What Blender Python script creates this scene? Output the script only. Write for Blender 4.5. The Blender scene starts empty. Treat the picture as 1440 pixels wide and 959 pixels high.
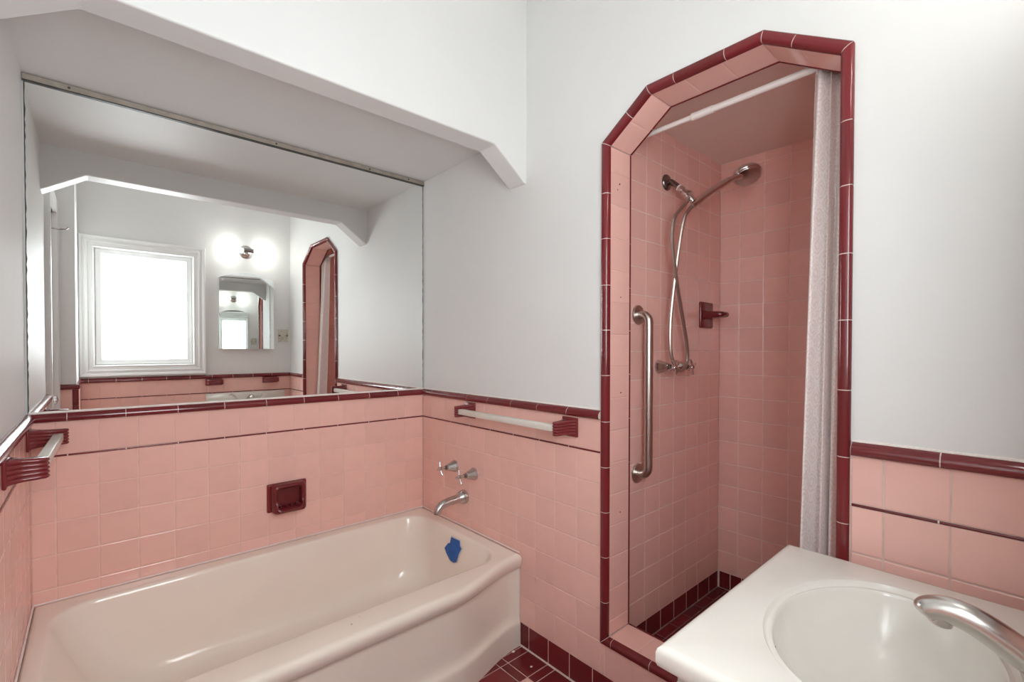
import bpy, bmesh, math, random
from mathutils import Vector, Matrix
from mathutils.bvhtree import BVHTree

random.seed(7)
SC = bpy.context.scene
COL = SC.collection
V = Vector

# ------------------------------------------------------------------ camera
CAM_POS = V((-1.3238, -2.2019, 1.2405))
F_PX, YAW, PITCH, ROLL, SHIFT = 659.03, 0.7295, -0.0139, 0.001, 19.518
cd = bpy.data.cameras.new('camera')
cd.sensor_fit = 'HORIZONTAL'
cd.sensor_width = 36.0
cd.lens = F_PX * 36.0 / 1440.0
cd.shift_y = SHIFT / 1440.0
cd.clip_start = 0.01
cam = bpy.data.objects.new('camera', cd)
COL.objects.link(cam)
fw = V((math.sin(YAW) * math.cos(PITCH), math.cos(YAW) * math.cos(PITCH), math.sin(PITCH)))
rt = V((math.cos(YAW), -math.sin(YAW), 0))
up = rt.cross(fw)
r2 = rt * math.cos(ROLL) + up * math.sin(ROLL)
u2 = up * math.cos(ROLL) - rt * math.sin(ROLL)
m = Matrix((r2, u2, -fw)).transposed().to_4x4()
m.translation = CAM_POS
cam.matrix_world = m
SC.camera = cam

# ------------------------------------------------------------------ world, exposure
w = bpy.data.worlds.new('world')
SC.world = w
w.use_nodes = True
w.node_tree.nodes['Background'].inputs[0].default_value = (0.75, 0.85, 1.0, 1)
w.node_tree.nodes['Background'].inputs[1].default_value = 1.0
SC.view_settings.view_transform = 'Standard'
SC.view_settings.look = 'None'
SC.view_settings.gamma = 1.0
SC.view_settings.use_curve_mapping = False
SC.view_settings.exposure = 0.38
BULB_STRENGTH = 56.0
WINDOW_STRENGTH = 12.5
SC.cycles.max_bounces = 14
SC.cycles.diffuse_bounces = 10
SC.cycles.glossy_bounces = 8
SC.cycles.use_denoising = True
SC.cycles.caustics_reflective = True
SC.cycles.caustics_refractive = False
SC.cycles.sample_clamp_indirect = 6.0


# ------------------------------------------------------------------ materials
def mat(name, col, rough=0.5, metal=0.0, var=0.0, noise=0.0, nscale=8.0, bump=0.0, bscale=40.0, emit=0.0,
        emit_col=None, coat=0.0, spec=0.5, col2=None, bdist=0.002, **kw):
    mt = bpy.data.materials.new(name)
    mt.use_nodes = True
    nt = mt.node_tree
    b = nt.nodes['Principled BSDF']
    b.inputs['Base Color'].default_value = (*col, 1)
    b.inputs['Roughness'].default_value = rough
    b.inputs['Metallic'].default_value = metal
    b.inputs['Specular IOR Level'].default_value = spec
    b.inputs['Coat Weight'].default_value = coat
    b.inputs['Coat Roughness'].default_value = 0.05
    for k, v in kw.items():
        b.inputs[k.replace('_', ' ')].default_value = v
    tc = nt.nodes.new('ShaderNodeTexCoord')
    src = None
    if noise > 0 or col2:
        n = nt.nodes.new('ShaderNodeTexNoise')
        n.inputs['Scale'].default_value = nscale
        n.inputs['Detail'].default_value = 5
        n.inputs['Distortion'].default_value = 0.4
        nt.links.new(tc.outputs['Object'], n.inputs['Vector'])
        mx = nt.nodes.new('ShaderNodeMix')
        mx.data_type = 'RGBA'
        c2 = col2 or tuple(c * (1 - noise) for c in col)
        mx.inputs[6].default_value = (*col, 1)
        mx.inputs[7].default_value = (*c2, 1)
        rp = nt.nodes.new('ShaderNodeMapRange')
        rp.inputs[1].default_value = 0.35
        rp.inputs[2].default_value = 0.7
        nt.links.new(n.outputs['Fac'], rp.inputs[0])
        nt.links.new(rp.outputs[0], mx.inputs[0])
        src = mx.outputs[2]
    if var > 0:
        oi = nt.nodes.new('ShaderNodeObjectInfo')
        hs = nt.nodes.new('ShaderNodeHueSaturation')
        m1 = nt.nodes.new('ShaderNodeMapRange')
        m1.inputs[3].default_value = 1 - var
        m1.inputs[4].default_value = 1 + var
        nt.links.new(oi.outputs['Random'], m1.inputs[0])
        nt.links.new(m1.outputs[0], hs.inputs['Value'])
        if src:
            nt.links.new(src, hs.inputs['Color'])
        else:
            hs.inputs['Color'].default_value = (*col, 1)
        src = hs.outputs[0]
    if src:
        nt.links.new(src, b.inputs['Base Color'])
    if bump > 0:
        n2 = nt.nodes.new('ShaderNodeTexNoise')
        n2.inputs['Scale'].default_value = bscale
        n2.inputs['Detail'].default_value = 3
        nt.links.new(tc.outputs['Object'], n2.inputs['Vector'])
        bp = nt.nodes.new('ShaderNodeBump')
        bp.inputs['Strength'].default_value = bump
        bp.inputs['Distance'].default_value = bdist
        nt.links.new(n2.outputs['Fac'], bp.inputs['Height'])
        nt.links.new(bp.outputs[0], b.inputs['Normal'])
    if emit > 0:
        b.inputs['Emission Color'].default_value = (*(emit_col or col), 1)
        b.inputs['Emission Strength'].default_value = emit
    return mt


PAINT = mat('white_paint', (0.765, 0.765, 0.755), 0.5, spec=0.35, bump=0.25, bscale=14, noise=0.03, nscale=2.5, bdist=0.004)
CEIL = mat('ceiling_paint', (0.80, 0.79, 0.77), 0.6, bump=0.2, bscale=30)
WOODW = mat('white_gloss_wood', (0.80, 0.80, 0.79), 0.28, bump=0.1, bscale=20)
PINK = mat('pink_glazed_tile', (0.86, 0.525, 0.46), 0.16, var=0.035, bump=0.05, bscale=12, noise=0.05, nscale=10)
MAROON = mat('maroon_glazed_tile', (0.165, 0.017, 0.021), 0.13, var=0.18, bump=0.02, bscale=10)
GROUT = mat('pink_grout', (0.84, 0.57, 0.50), 0.85, noise=0.15, nscale=30)
SHOWER_GROUT = mat('shower_grout', (0.88, 0.68, 0.61), 0.85, noise=0.15, nscale=30)
PALE_GROUT = mat('pale_grout', (0.82, 0.68, 0.64), 0.85, noise=0.15, nscale=40)
FLOORGROUT = mat('floor_grout', (0.74, 0.50, 0.46), 0.85, noise=0.3, nscale=30)
DARKGROUT = mat('dark_grout', (0.30, 0.20, 0.18), 0.85, noise=0.5, nscale=30)
ENAMEL = mat('peach_enamel', (0.87, 0.775, 0.685), 0.14, noise=0.04, nscale=3, bump=0.05, bscale=5)
MARBLE = mat('cultured_marble', (0.78, 0.755, 0.705), 0.2, col2=(0.70, 0.675, 0.62), nscale=5)
MIRROR = mat('mirror_silver', (0.93, 0.95, 0.94), 0.0, metal=1.0)
CHROME = mat('chrome', (0.72, 0.70, 0.69), 0.12, metal=1.0)
DULLCHROME = mat('dull_chrome', (0.62, 0.60, 0.59), 0.24, metal=1.0, noise=0.15, nscale=30)
DARKCHROME = mat('dark_chrome', (0.26, 0.24, 0.23), 0.25, metal=1.0)
BRUSHED = mat('brushed_steel', (0.60, 0.55, 0.51), 0.30, metal=1.0, bump=0.1, bscale=200)
NICKEL = mat('satin_nickel', (0.66, 0.64, 0.61), 0.27, metal=1.0)
ALU = mat('dull_aluminium', (0.46, 0.41, 0.35), 0.5, metal=0.5, noise=0.25, nscale=20)
BLACKEDGE = mat('tarnished_edge', (0.06, 0.055, 0.045), 0.5, noise=0.5, nscale=40)
CAULK = mat('white_caulk', (0.88, 0.80, 0.76), 0.6, noise=0.1, nscale=30)
BARWHITE = mat('ivory_bar', (0.74, 0.70, 0.64), 0.3, noise=0.06, nscale=14)
TAPE = mat('blue_tape', (0.02, 0.12, 0.42), 0.6, noise=0.25, nscale=60, bump=0.6, bscale=120)
TAPEEDGE = mat('pale_tape_residue', (0.66, 0.60, 0.60), 0.7)
RODWHITE = mat('white_rod', (0.80, 0.74, 0.71), 0.35)
CABWHITE = mat('white_laminate', (0.78, 0.77, 0.75), 0.35)
PLATE = mat('ivory_plate', (0.68, 0.66, 0.56), 0.35, noise=0.35, nscale=60)
BULB = mat('lit_bulb', (1, 1, 1), 0.5, emit=BULB_STRENGTH, emit_col=(0.96, 0.97, 0.92))
SHADE = mat('clear_ribbed_glass', (0.85, 0.88, 0.86), 0.1, Transmission_Weight=0.7, Alpha=0.6)
PANE = mat('frosted_pane', (0.80, 0.83, 0.83), 0.5, emit=WINDOW_STRENGTH, emit_col=(0.90, 0.962, 0.985), bump=0.6, bscale=150)
DARK = mat('dark_hole', (0.03, 0.02, 0.02), 0.9)
CHIP = mat('paint_chip', (0.80, 0.74, 0.70), 0.8)
RUBBER = mat('dark_rubber', (0.03, 0.03, 0.03), 0.5)


def curtain_mat():
    mt = bpy.data.materials.new('damask_curtain')
    mt.use_nodes = True
    nt = mt.node_tree
    b = nt.nodes['Principled BSDF']
    b.inputs['Roughness'].default_value = 0.55
    b.inputs['Sheen Weight'].default_value = 0.2
    uv = nt.nodes.new('ShaderNodeUVMap')
    sx = nt.nodes.new('ShaderNodeSeparateXYZ')
    nt.links.new(uv.outputs[0], sx.inputs[0])

    def M(op, a, bb=None):
        n = nt.nodes.new('ShaderNodeMath')
        n.operation = op
        for i, x in enumerate((a, bb)):
            if x is None:
                continue
            if isinstance(x, (int, float)):
                n.inputs[i].default_value = x
            else:
                nt.links.new(x, n.inputs[i])
        return n.outputs[0]
    U, W = sx.outputs[0], sx.outputs[1]
    k = 2 * math.pi / 0.06
    k2 = 2 * math.pi / 0.075
    a = M('SINE', M('MULTIPLY', U, k))
    c = M('SINE', M('MULTIPLY', W, k2))
    d = M('ABSOLUTE', M('ADD', a, c))
    rings = M('SINE', M('MULTIPLY', d, 7.0))
    n = nt.nodes.new('ShaderNodeTexNoise')
    n.inputs['Scale'].default_value = 160
    n.inputs['Detail'].default_value = 3
    nt.links.new(uv.outputs[0], n.inputs['Vector'])
    tot = M('ADD', rings, M('MULTIPLY', M('SUBTRACT', n.outputs['Fac'], 0.5), 9.0))
    ramp = nt.nodes.new('ShaderNodeMapRange')
    ramp.inputs[1].default_value = -0.35
    ramp.inputs[2].default_value = 0.35
    nt.links.new(tot, ramp.inputs[0])
    mx = nt.nodes.new('ShaderNodeMix')
    mx.data_type = 'RGBA'
    mx.inputs[6].default_value = (0.85, 0.765, 0.75, 1)
    mx.inputs[7].default_value = (0.95, 0.91, 0.895, 1)
    nt.links.new(ramp.outputs[0], mx.inputs[0])
    nt.links.new(mx.outputs[2], b.inputs['Base Color'])
    tr = nt.nodes.new('ShaderNodeBsdfTranslucent')
    tr.inputs[0].default_value = (0.75, 0.65, 0.63, 1)
    ms = nt.nodes.new('ShaderNodeMixShader')
    ms.inputs[0].default_value = 0.15
    nt.links.new(b.outputs[0], ms.inputs[1])
    nt.links.new(tr.outputs[0], ms.inputs[2])
    nt.links.new(ms.outputs[0], nt.nodes['Material Output'].inputs[0])
    return mt


CURTAIN = curtain_mat()


def shower_wall_mat():
    mt = bpy.data.materials.new('unseen_pink_tiling')
    mt.use_nodes = True
    nt = mt.node_tree
    b = nt.nodes['Principled BSDF']
    b.inputs['Roughness'].default_value = 0.2
    br = nt.nodes.new('ShaderNodeTexBrick')
    br.offset = 0
    br.inputs['Color1'].default_value = (0.86, 0.525, 0.46, 1)
    br.inputs['Color2'].default_value = (0.75, 0.44, 0.39, 1)
    br.inputs['Mortar'].default_value = (0.70, 0.44, 0.39, 1)
    br.inputs['Scale'].default_value = 1.0
    br.inputs['Mortar Size'].default_value = 0.0012
    br.inputs['Brick Width'].default_value = 0.111
    br.inputs['Row Height'].default_value = 0.111
    tc = nt.nodes.new('ShaderNodeTexCoord')
    mp = nt.nodes.new('ShaderNodeMapping')
    mp.inputs['Rotation'].default_value = (math.pi / 2, 0, 0)
    nt.links.new(tc.outputs['Object'], mp.inputs[0])
    nt.links.new(mp.outputs[0], br.inputs[0])
    nt.links.new(br.outputs[0], b.inputs['Base Color'])
    return mt


TILED = shower_wall_mat()


# ------------------------------------------------------------------ mesh helpers
class MB:
    def __init__(s):
        s.v, s.f = [], []

    def add(s, vs, fs):
        o = len(s.v)
        s.v += [V(p) for p in vs]
        s.f += [tuple(i + o for i in f) for f in fs]
        return s

    def box(s, lo, hi):
        x0, y0, z0 = lo
        x1, y1, z1 = hi
        return s.add([(x0, y0, z0), (x1, y0, z0), (x1, y1, z0), (x0, y1, z0), (x0, y0, z1), (x1, y0, z1), (x1, y1, z1), (x0, y1, z1)],
                     [(0, 3, 2, 1), (4, 5, 6, 7), (0, 1, 5, 4), (1, 2, 6, 5), (2, 3, 7, 6), (3, 0, 4, 7)])

    def rbox(s, lo, hi, r, seg=2):
        bm = bmesh.new()
        bmesh.ops.create_cube(bm, size=1)
        for v in bm.verts:
            v.co = V([lo[i] + (v.co[i] + .5) * (hi[i] - lo[i]) for i in range(3)])
        bmesh.ops.bevel(bm, geom=list(bm.edges), offset=r, segments=seg, profile=0.5, affect='EDGES')
        bm.verts.index_update()
        s.add([v.co.copy() for v in bm.verts], [[v.index for v in f.verts] for f in bm.faces])
        bm.free()
        return s

    def loft(s, rings, closed=True, cap0=True, cap1=True):
        n = len(rings[0])
        vs = [p for r in rings for p in r]
        fs = []
        for i in range(len(rings) - 1):
            for j in range(n if closed else n - 1):
                k = (j + 1) % n
                fs.append((i * n + j, i * n + k, (i + 1) * n + k, (i + 1) * n + j))
        if cap0:
            fs.append(tuple(reversed(range(n))))
        if cap1:
            fs.append(tuple(range((len(rings) - 1) * n, len(rings) * n)))
        return s.add(vs, fs)

    def lathe(s, prof, o, ax, n=20):
        o, ax = V(o), V(ax).normalized()
        t = V((0, 0, 1)) if abs(ax.z) < .9 else V((1, 0, 0))
        a = ax.cross(t).normalized()
        b = ax.cross(a)
        rings = [[o + ax * h + (a * math.cos(2 * math.pi * j / n) + b * math.sin(2 * math.pi * j / n)) * r for j in range(n)] for r, h in prof]
        return s.loft(rings)

    def tube(s, pts, rad, n=10, flat=1.0):
        pts = [V(p) for p in pts]
        if isinstance(rad, (int, float)):
            rad = [rad] * len(pts)
        rings, pa = [], None
        for i, p in enumerate(pts):
            d = (pts[min(i + 1, len(pts) - 1)] - pts[max(i - 1, 0)]).normalized()
            if pa is None:
                t = V((0, 0, 1)) if abs(d.z) < .9 else V((1, 0, 0))
                a = d.cross(t).normalized()
            else:
                a = (pa - d * pa.dot(d)).normalized()
            pa = a
            b = d.cross(a)
            rings.append([p + (a * math.cos(2 * math.pi * j / n) + b * math.sin(2 * math.pi * j / n) * flat) * rad[i] for j in range(n)])
        return s.loft(rings)

    def prism(s, poly, vec):
        n = len(poly)
        vec = V(vec)
        a = [V(p) for p in poly]
        return s.add(a + [p + vec for p in a], [tuple(range(n)), tuple(reversed(range(n, 2 * n)))] +
                     [(i, i + n, (i + 1) % n + n, (i + 1) % n) for i in range(n)])

    def mesh(s, name, off=V((0, 0, 0)), smooth=True, angle=35):
        me = bpy.data.meshes.new(name)
        me.from_pydata([tuple(p - off) for p in s.v], [], s.f)
        bm = bmesh.new()
        bm.from_mesh(me)
        bmesh.ops.recalc_face_normals(bm, faces=bm.faces)
        bm.to_mesh(me)
        bm.free()
        if smooth:
            me.shade_smooth()
            me.set_sharp_from_angle(angle=math.radians(angle))
        return me


LOC = {}


def put(name, me, mt, parent=None, loc=V((0, 0, 0))):
    if mt is not None and not me.materials:
        me.materials.append(mt)
    o = bpy.data.objects.new(name, me)
    COL.objects.link(o)
    if parent is not None:
        o.parent = parent
        LOC[o.name] = LOC[parent.name].copy()
    else:
        o.location = loc
        LOC[o.name] = V(loc)
    return o


def part(name, mb, mt, parent, label=None, smooth=True, angle=35):
    o = put(name, mb.mesh(name, LOC[parent.name], smooth, angle), mt, parent)
    if label:
        o['label'] = label
    return o


def tag(o, label, cat, group=None, kind=None):
    o['label'] = label
    o['category'] = cat
    if group:
        o['group'] = group
    if kind:
        o['kind'] = kind
    return o


def thing(name, loc, label, cat, group=None):
    o = bpy.data.objects.new(name, None)
    o.empty_display_size = 0.05
    COL.objects.link(o)
    o.location = loc
    LOC[o.name] = V(loc)
    return tag(o, label, cat, group)


def single(name, mb, mt, loc, label, cat, group=None, smooth=True, angle=35):
    o = put(name, mb.mesh(name, V(loc), smooth, angle), mt, None, V(loc))
    return tag(o, label, cat, group)


def struct(name, mb, mt, label, cat, smooth=False, bevel=0.0):
    o = put(name, mb.mesh(name, V((0, 0, 0)), smooth), mt)
    if bevel:
        bv = o.modifiers.new('soft edge', 'BEVEL')
        bv.width = bevel
        bv.segments = 3
        bv.limit_method = 'ANGLE'
    return tag(o, label, cat, None, 'structure')


# ---- tiles: local x = U, local y = V, local z = N (out of the wall)
TCACHE = {}


def tile_mesh(du, dv, mt, bev=0.0022, th=0.0085, dome=0.0006):
    k = (round(du, 4), round(dv, 4), mt.name)
    if k in TCACHE:
        return TCACHE[k]
    a, b = du / 2, dv / 2
    e = min(bev, a * .4, b * .4)
    rings = [[(-a, -b, -th), (a, -b, -th), (a, b, -th), (-a, b, -th)],
             [(-a, -b, -.0014), (a, -b, -.0014), (a, b, -.0014), (-a, b, -.0014)],
             [(-a + e * .35, -b + e * .35, -.0006), (a - e * .35, -b + e * .35, -.0006), (a - e * .35, b - e * .35, -.0006), (-a + e * .35, b - e * .35, -.0006)],
             [(-a + e, -b + e, 0), (a - e, -b + e, 0), (a - e, b - e, 0), (-a + e, b - e, 0)]]
    mb = MB().loft(rings, cap0=False)
    me = mb.mesh('tile', smooth=False)
    me.materials.append(mt)
    TCACHE[k] = me
    return me


def place(name, me, parent, o, U, Vv, N, tilt=0.0):
    ob = bpy.data.objects.new(name, me)
    COL.objects.link(ob)
    ob.parent = parent
    M = Matrix((U, Vv, N)).transposed().to_4x4()
    if tilt:
        M = M @ Matrix.Rotation(random.gauss(0, tilt), 4, 'X') @ Matrix.Rotation(random.gauss(0, tilt), 4, 'Y')
    M.translation = V(o) - LOC[parent.name]
    ob.matrix_local = M
    return ob


def field(parent, O, U, Vv, us, vs, mt=PINK, name='tile', joint=0.0022, skip=None, rows_mat=None, tilt=0.0011, jit=0.0003):
    """Tiles between successive joint positions us (along U) and vs (along Vv); N = U x V."""
    U, Vv, O = V(U), V(Vv), V(O)
    N = U.cross(Vv)
    us, vs = sorted(us), sorted(vs)
    for j in range(len(vs) - 1):
        for i in range(len(us) - 1):
            du, dv = us[i + 1] - us[i] - joint, vs[j + 1] - vs[j] - joint
            if du < .004 or dv < .003:
                continue
            cu, cv = (us[i] + us[i + 1]) / 2, (vs[j] + vs[j + 1]) / 2
            if skip and skip(cu, cv):
                continue
            place(name, tile_mesh(du, dv, mt), parent, O + U * cu + Vv * cv + N * random.uniform(-jit, jit * .3), U, Vv, N, tilt)


PCACHE = {}


def strip(parent, O, U, Vv, joints, prof, mt, name, key, joint=0.0022, core=None, core_name='grout'):
    """Moulded pieces with section prof [(along V, along N)] set end to end along U."""
    U, Vv, O = V(U), V(Vv), V(O)
    N = U.cross(Vv)
    joints = sorted(joints)
    for i in range(len(joints) - 1):
        L = joints[i + 1] - joints[i] - joint
        if L < .003:
            continue
        k = (key, round(L, 4), mt.name)
        if k not in PCACHE:
            e = .0008
            pc = [(sum(p[0] for p in prof) / len(prof)), (sum(p[1] for p in prof) / len(prof))]
            rings = []
            for x, s in ((-L / 2, 1), (L / 2, 1)):
                rings.append([(x, pc[0] + (a - pc[0]) * s, pc[1] + (b - pc[1]) * s) for a, b in prof])
            me = MB().loft(rings).mesh(name, angle=45)
            me.materials.append(mt)
            PCACHE[k] = me
        place(name, PCACHE[k], parent, O + U * (joints[i] + joints[i + 1]) / 2, U, Vv, N, 0.0008)
    if core:
        pc = [(sum(p[0] for p in prof) / len(prof)), (sum(p[1] for p in prof) / len(prof))]
        mb = MB()
        rings = []
        for x in (joints[0], joints[-1]):
            rings.append([O + U * x + Vv * (pc[0] + (a - pc[0]) * .93) + N * (pc[1] + (b - pc[1]) * .88) for a, b in prof])
        mb.loft(rings)
        part(core_name, mb, core, parent)


def grid(a, b, start, p):
    """joint positions from a to b (a<b) with a joint at start and pitch p"""
    out = [a, b]
    k = math.ceil((a - start) / p)
    while start + k * p < b:
        x = start + k * p
        if x - a > .006 and b - x > .006:
            out.append(x)
        k += 1
    return sorted(out)


# ------------------------------------------------------------------ measures
XL = -1.482          # tile face of the tub alcove's far side
XN = -1.392          # tile face of the wall beside the window
YF = -2.277          # tile face of the window wall
PL = 0.008           # tile thickness
ZCEIL = 2.74
ZCB, ZLIN, ZR1, RP, PX = 0.9925, 0.8755, 0.7636, 0.1112, 0.1095
ROWS = [ZR1 - k * RP for k in range(7)]        # .7636 ... .0964
ZBASE = ROWS[6]
CAPJ = 0.1548
CAP_PROF = [(0, -.007), (0, .010), (.003, .0135), (.010, .0145), (.017, .0135), (.0235, .009), (.028, .002), (.030, -.004), (.030, -.0075)]
LIN_PROF = [(-.003, -.006), (-.003, .0012), (-.0015, .0026), (.0015, .0026), (.003, .0012), (.003, -.006)]

# ------------------------------------------------------------------ room shell
floor = struct('floor', MB().box((-1.62, -2.4, -.1), (.13, .1, -.0014)), FLOORGROUT, 'maroon tiled bathroom floor with small pink squares beside the bathtub', 'floor')
ceiling = struct('ceiling', MB().box((-1.62, -2.4, ZCEIL), (.13, .1, ZCEIL + .1)), CEIL, 'white plaster ceiling high above the room', 'ceiling')
wall_back = struct('wall_back', MB().box((-1.62, PL, -.1), (.13, .12, ZCEIL)), PAINT, 'alcove wall with pink tile below the wide mirror', 'wall')
alc = struct('ceiling_alcove', MB().box((-1.49, -.71, 2.135), (PL, PL, 2.3)), PAINT, 'low white ceiling over the bathtub alcove', 'ceiling')

# header beam over the tub with sloping haunches at both ends
hx = [(-1.50, 1.930), (-1.487, 1.936), (-1.340, 2.032), (-.158, 2.030), (-.004, 1.918), (.012, 1.914), (.012, ZCEIL), (-1.50, ZCEIL)]
header = struct('wall_header', MB().prism([(x, -.80, z) for x, z in hx], (0, .10, 0)), PAINT,
                'white header beam with angled corners spanning above the bathtub', 'header beam', bevel=.006)

# shower opening, outer line of its maroon border (y, z)
OUT = [(-1.191, .2065), (-1.191, 1.951), (-1.3665, 2.0775), (-1.716, 2.0775), (-1.913, 1.953), (-1.913, .2065)]


def offset_poly(poly, d):
    n = len(poly)
    res = []
    for i in range(n):
        p0, p1, p2 = (V(poly[i - 1]), V(poly[i]), V(poly[(i + 1) % n]))
        d1, d2 = (p1 - p0).normalized(), (p2 - p1).normalized()
        # polygon runs up the low-|y| side, over the top, down the other: inside is toward (-y) of the first edge
        n1, n2 = V((-d1.y, d1.x)), V((-d2.y, d2.x))
        mm = (n1 + n2).normalized()
        res.append(p1 + mm * (d / mm.dot(n1)))
    return res


INN = offset_poly(OUT, .026)       # visible opening line
HOLE = offset_poly(OUT, .026 - PL)  # plaster edge of the hole
RT = .130                            # back of the shower front wall (plaster)
mbr = MB()
ya, yb = HOLE[0].x, HOLE[5].x
mbr.box((PL, ya, 0), (RT, .12, ZCEIL))
mbr.box((PL, -2.4, 0), (RT, yb, ZCEIL))
mbr.box((PL, yb, 0), (RT, ya, HOLE[0].y))
top = [(PL, HOLE[1].x, HOLE[1].y), (PL, HOLE[2].x, HOLE[2].y), (PL, HOLE[3].x, HOLE[3].y), (PL, HOLE[4].x, HOLE[4].y), (PL, yb, ZCEIL), (PL, ya, ZCEIL)]
mbr.prism(top, (RT - PL, 0, 0))
wall_right = struct('wall_right', mbr, PAINT, 'white wall with pink wainscot and the arched tiled shower opening', 'wall')

# wall beyond the tub end and the door, with the deeper piece beside the window
mbl = MB()
mbl.box((-1.70, -.99, 0), (XL - PL, .12, ZCEIL))
mbl.box((-1.70, -1.58, 2.02), (XL - PL, -.99, ZCEIL))
mbl.box((-1.70, -1.648, 0), (XL - PL, -1.58, ZCEIL))
wall_left = struct('wall_left', mbl, PAINT, 'white wall at the foot of the bathtub with pink wainscot', 'wall')
wall_nib = struct('wall_corner', MB().box((-1.70, -2.42, 0), (XN - PL, -1.648, ZCEIL)), PAINT, 'short white wall return beside the window, reflected in the mirror', 'wall')

# window wall with an opening for the window
WX0, WX1, WZ0, WZ1 = -1.315, -.725, 1.115, 1.962
mbf = MB()
fy0, fy1 = YF - PL - .13, YF - PL
mbf.box((-1.5, fy0, 0), (WX0, fy1, ZCEIL))
mbf.box((WX1, fy0, 0), (.13, fy1, ZCEIL))
mbf.box((WX0, fy0, 0), (WX1, fy1, WZ0))
mbf.box((WX0, fy0, WZ1), (WX1, fy1, ZCEIL))
wall_front = struct('wall_front', mbf, PAINT, 'white window wall with sconce and mirrored cabinet, reflected in the mirror', 'wall')

# shower stall shell
SX1, SYL, SYR, SZF, SZC = .98, -1.16, -1.943, .059, 2.142
wsl = struct('wall_shower_left', MB().box((RT, SYL + PL, 0), (1.1, -1.05, 2.35)), GROUT, 'pink tiled shower side wall carrying the grab bar', 'wall')
wsb = struct('wall_shower_back', MB().box((SX1 + PL, -2.05, 0), (1.1, SYL + PL, 2.35)), GROUT, 'pink tiled far wall of the shower stall', 'wall')
wsr = struct('wall_shower_right', MB().box((RT, -2.05, 0), (1.1, SYR, 2.35)), TILED, 'pink tiled shower side wall behind the curtain', 'wall')
csh = struct('ceiling_shower', MB().box((RT, -2.05, SZC), (1.1, -1.05, SZC + .1)), mat('bounce_tinted_ceiling_paint', (0.84, 0.70, 0.63), 0.6, bump=0.2, bscale=30), 'plain low ceiling of the shower stall', 'ceiling')  # pink light bounced off the tiles is mixed into this ceiling's colour
fsh = struct('floor_shower', MB().box((RT, -2.05, -.05), (1.1, -1.05, SZF - .0025)), DARKGROUT, 'dark maroon tiled shower floor', 'floor')


# ------------------------------------------------------------------ wall tiling
def grout_box(parent, lo, hi, mt=GROUT):
    part('grout', MB().box(lo, hi), mt, parent, smooth=False)


ROWV = [ROWS[6], ROWS[5], ROWS[4], ROWS[3], ROWS[2], ROWS[1], ROWS[0], ZLIN - .003]
TOPV = [ZLIN + .003, ZCB]

# back wall (U = +x, V = +z, N = -y)
bu = grid(XL, 0, -.1078, PX)
grout_box(wall_back, (XL, .0010, .3), (0, PL, ZCB))
field(wall_back, (0, 0, 0), (1, 0, 0), (0, 0, 1), bu, [.36] + [z for z in ROWV if z > .4])
field(wall_back, (0, 0, 0), (1, 0, 0), (0, 0, 1), bu, TOPV)
strip(wall_back, (0, 0, ZCB), (1, 0, 0), (0, 0, 1), grid(XL, 0, -.1535, CAPJ), CAP_PROF, MAROON, 'cap_tile', 'cap', core=PALE_GROUT)
strip(wall_back, (0, 0, ZLIN), (1, 0, 0), (0, 0, 1), grid(XL, 0, -.1530, CAPJ), LIN_PROF, MAROON, 'liner_tile', 'lin', joint=.003, core=PALE_GROUT)

# right wall (N = -x): U = -y, V = +z  -> U x V = (0,-1,0)x(0,0,1) = (-1,0,0)
RU, RV = (0, -1, 0), (0, 0, 1)
ru = grid(0, 1.190, .0945, PX)
grout_box(wall_right, (.0010, -1.196, .3), (PL, 0, ZCB))
grout_box(wall_right, (.0010, -1.93, 0), (PL, -1.196, .2072))
grout_box(wall_right, (.0010, -1.196, 0), (PL, -.745, .31))
field(wall_right, (0, 0, 0), RU, RV, ru, [.36] + [z for z in ROWV if z > .4], skip=lambda u, v: u > .755)
field(wall_right, (0, 0, 0), RU, RV, [u for u in ru if u > .745], ROWV)
field(wall_right, (0, 0, 0), RU, RV, ru, TOPV)
strip(wall_right, (0, 0, ZCB), RU, RV, grid(0, 1.188, .0985, CAPJ + .0018), CAP_PROF, MAROON, 'cap_tile', 'cap', core=PALE_GROUT)
strip(wall_right, (0, 0, ZLIN), RU, RV, grid(0, 1.189, .1125, CAPJ), LIN_PROF, MAROON, 'liner_tile', 'lin', joint=.003, core=PALE_GROUT)
# curb front below the opening, and the maroon base
field(wall_right, (0, 0, 0), RU, RV, grid(1.190, 1.913, 1.209, PX), [ZBASE, .2068])
field(wall_right, (0, 0, 0), RU, RV, grid(.765, 2.277, .826, PX), [.001, ZBASE], MAROON, 'base_tile')
# wainscot beside the vanity
fu = grid(1.915, 2.277, 1.9766, .111)
grout_box(wall_right, (.0010, -2.285, 0), (PL, -1.913, ZCB), mat('worn_grout', (.74, .55, .49), .85, noise=.2, nscale=20))
field(wall_right, (0, 0, 0), RU, RV, fu, ROWV, joint=.0025)
field(wall_right, (0, 0, 0), RU, RV, fu, TOPV, joint=.0025)
strip(wall_right, (0, 0, ZCB), RU, RV, grid(1.916, 2.277, 2.071, CAPJ), CAP_PROF, MAROON, 'cap_tile', 'cap', core=PALE_GROUT)
strip(wall_right, (0, 0, ZLIN), RU, RV, grid(1.916, 2.277, 2.069, CAPJ), LIN_PROF, MAROON, 'liner_tile', 'lin', joint=.003, core=PALE_GROUT)

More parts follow.
